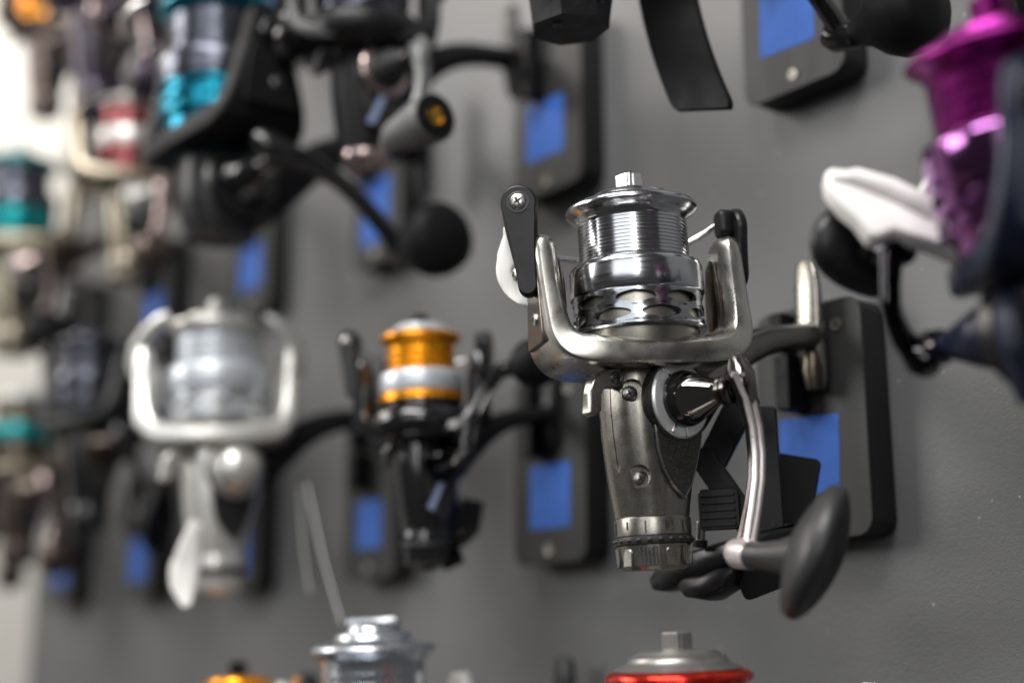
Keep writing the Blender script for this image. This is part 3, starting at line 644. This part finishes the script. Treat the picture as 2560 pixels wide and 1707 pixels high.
curl_tag('twisted white tag between the teal reel and the gold capped reel', [(-271, -20, 211), (-258, -20, 211.5), (-240, -20, 213), (-226, -20, 214.5), (-217, -20, 214)], [6, 10, 11, 12, 6], (.2, .2, 1), 1.6)
reel('blurred pale champagne reel with red rings on a silver spool', (-.5436, .0054, .229), .95, rot_ang=70, h_ang=-8, kn='round', bail='horn', body='champagne', panel='silver', rotor='champagne', cup='redpale', barrel='redpale', lip='silver', band='silver', skirt='redpale', knob='silver', stem='bronze', disc='silver', cone='silver', arm='pink', trim='pink', grip='bronze')
plate(3, UP, 'dark plate with blue tape above the large silver reel', tape=(0, -20, 0))
reel('blurred dark teal reel at the left edge, upper row', (-.7167, -.016, .217), 1.15, rot_ang=66, h_ang=0, kn='round', bail='horn', body='champagne', panel='champagne', rotor='champagne', cup='teal2', barrel='slate', lip='teal2', band='slate', skirt='teal2', knob='silver', stem='bronze', disc='silver', cone='pink', arm='bronze', trim='pink', grip='blackmatt')
plate(4, UP, 'dark plate with blue tape behind the dark teal reel', tape=(0, -20, 0))

# --- top row, far away
reel('dark plum spinning reel high up in the far corner', (-.56, -.0214, .372), 1.2, rot_ang=70, h_ang=10, kn='round', body='plum', panel='plum', rotor='plum', cup='plum', barrel='plum', lip='plum', band='plum', skirt='plum', knob='plum', stem='plum', disc='pink', cone='plum', arm='plum', trim='pink', grip='plum', bail='horn')
plate(3, 2 * UP, 'dark plate behind the plum reel in the top row', tape=(0, -20, 0))
reel('brown reel with an orange ring in the far top left corner', (-.735, 0, .42), 1.0, rot_ang=50, h_ang=30, kn='round', body='bronze', panel='bronze', rotor='bronze', cup='orange', barrel='orange', lip='champagne', band='bronze', skirt='orange', knob='bronze', stem='bronze', disc='pink', cone='bronze', arm='bronze', trim='pink', grip='bronze', bail='horn')
plate(4, 2 * UP, 'dark plate behind the orange ringed reel in the top row', tape=(0, -20, 0))

# --- last column at the left edge
plate(5, 0.0, 'dark plate at the far left end, middle row', tape=(0, -22, 0))
reel('small brown reel with pink handle at the far left end, middle row', (-.885, .02, .02), .8, rot_ang=70, h_ang=20, kn='round', body='bronze', panel='bronze', rotor='bronze', cup='bronze', barrel='champagne', lip='champagne', band='bronze', skirt='bronze', knob='pink', stem='bronze', disc='pink', cone='pink', arm='bronze', trim='pink', grip='bronze', bail='horn')
plate(5, UP, 'dark plate at the far left end, upper row', tape=(0, -22, 0))
reel('small pale reel with dark rotor at the far left end, upper row', (-.885, .02, .23), .8, rot_ang=70, h_ang=40, kn='round', body='silver', panel='silver', rotor='bronze', cup='bronze', barrel='silver', lip='silver', band='silver', skirt='silver', knob='silver', stem='bronze', disc='pink', cone='pink', arm='bronze', trim='pink', grip='bronze', bail='horn')

# --- bottom row, only spool tops in view
DN = -.19
reel('silver spinning reel at the bottom edge with ridged drag cap', (-.181, -.0021, -.1735), 1.12, rot_ang=70, h_ang=0, topcap='dome', bail='none', body='silver', panel='silver', rotor='silver', cup='silver', barrel='softsilver', lip='softsilver', band='softsilver', skirt='softsilver', knob='softsilver', stem='black', disc='silver', grip='rubber', handle=False)
reel('spinning reel with red spool rim at the bottom edge', (.0193, -.0021, -.1786), 1.02, rot_ang=64, h_ang=0, fine=False, lip='red', barrel='red', band='red', knob='capgrey', topcap='capgrey', bail='none', handle=False)
reel('orange topped reel with black bail lever at the bottom edge', (-.3200, 0, -.1865), 1.0, rot_ang=200, h_ang=0, lip='orange', barrel='orange', band='orange', body='gloss', rotor='gloss', cup='gloss', knob='gloss', stem='black', drag=False)

# --- purple reel, nearest to the camera
reel('magenta and navy spinning reel closest at the right edge', (.1725, -.0054, -.001), 1.05, rot_ang=130, tilt=13, side=-1, h_ang=196, h_len=.52, kn='pear', body='navy', rotor='navy', cup='purple_dark', barrel='purple', lip='purple', band='purple_dark', skirt='purple_dark', knob='purple', stem='navy', disc='violet', cone='navy', arm='blackchrome', trim='armchrome', grip='black', bail='lever', wire=None, drag=False, bz=.45, panel=False)
cr = Vector((0.61566, 0.78801, 0)); nrm_ = Vector((0.60, -0.72, 0.34)).normalized(); upv = nrm_.cross(cr).normalized() * -1
if upv.z < 0: upv = -upv
nrm_ = cr.cross(upv).normalized()
O_ = Vector((127.8, -12, 26)); WF = Matrix(((cr.x, upv.x, nrm_.x, O_.x), (cr.y, upv.y, nrm_.y, O_.y), (cr.z, upv.z, nrm_.z, O_.z), (0, 0, 0, 1)))
out_ = [(-21.2, 15), (-19.4, 17.4), (-11.3, 16.3), (0, 10.6), (8.8, 3.8), (18.8, -3.8), (20.6, -10), (19.4, -18.8), (8.8, -12.5), (-2.5, -8.1), (-8, -10.6), (-10.6, -9.4), (-13.8, -2.5), (-18, 2.5), (-21.2, 10)]
wt = MB(); wt.prism(out_, -4, 4, WF, 1.2)
wto = wt.build('white_tag', 'white', None, angle=75); tag(wto, 'broad white tag hanging on the magenta reel', 'tag', 'white plastic tags on the reels')
ws = wto.modifiers.new('b', 'BEVEL'); ws.width = .0016; ws.segments = 3; ws.limit_method = 'ANGLE'; ws.angle_limit = R(30)
rd_ = MB(); rd_.tube([WF @ Vector(p) for p in ((-19.5, 13, 3.2), (-12, 12.4, 4.4), (-2, 7.5, 5), (8, 0.5, 5), (17.6, -7.5, 4.4))], [1.6, 3.0, 3.4, 3.2, 2.2], 14); rd_.build('fold', 'white', wto)
st = MB(); st.tube([WF @ Vector(p) for p in ((7, 4, 0), (9.5, 10, 0), (13, 17, 1))], 1.0, 8); st.build('tie', 'white', wto)
# --- strings
for i, (a, m_, e) in enumerate((((-.321, .03, -.010), (-.314, .03, -.045), (-.304, .03, -.071)), ((-.312, .03, -.010), (-.290, .03, -.055), (-.2687, .03, -.0895)))):
    b = MB(); b.tube([Vector(a) * 1000, Vector(m_) * 1000, Vector(e) * 1000], .38, 6)
    tag(b.build('loose_line', 'line', None), ['short loose clear line hanging right of the large silver reel', 'longer loose clear line running down to the bottom silver reel'][i], 'line', 'loose fishing lines')
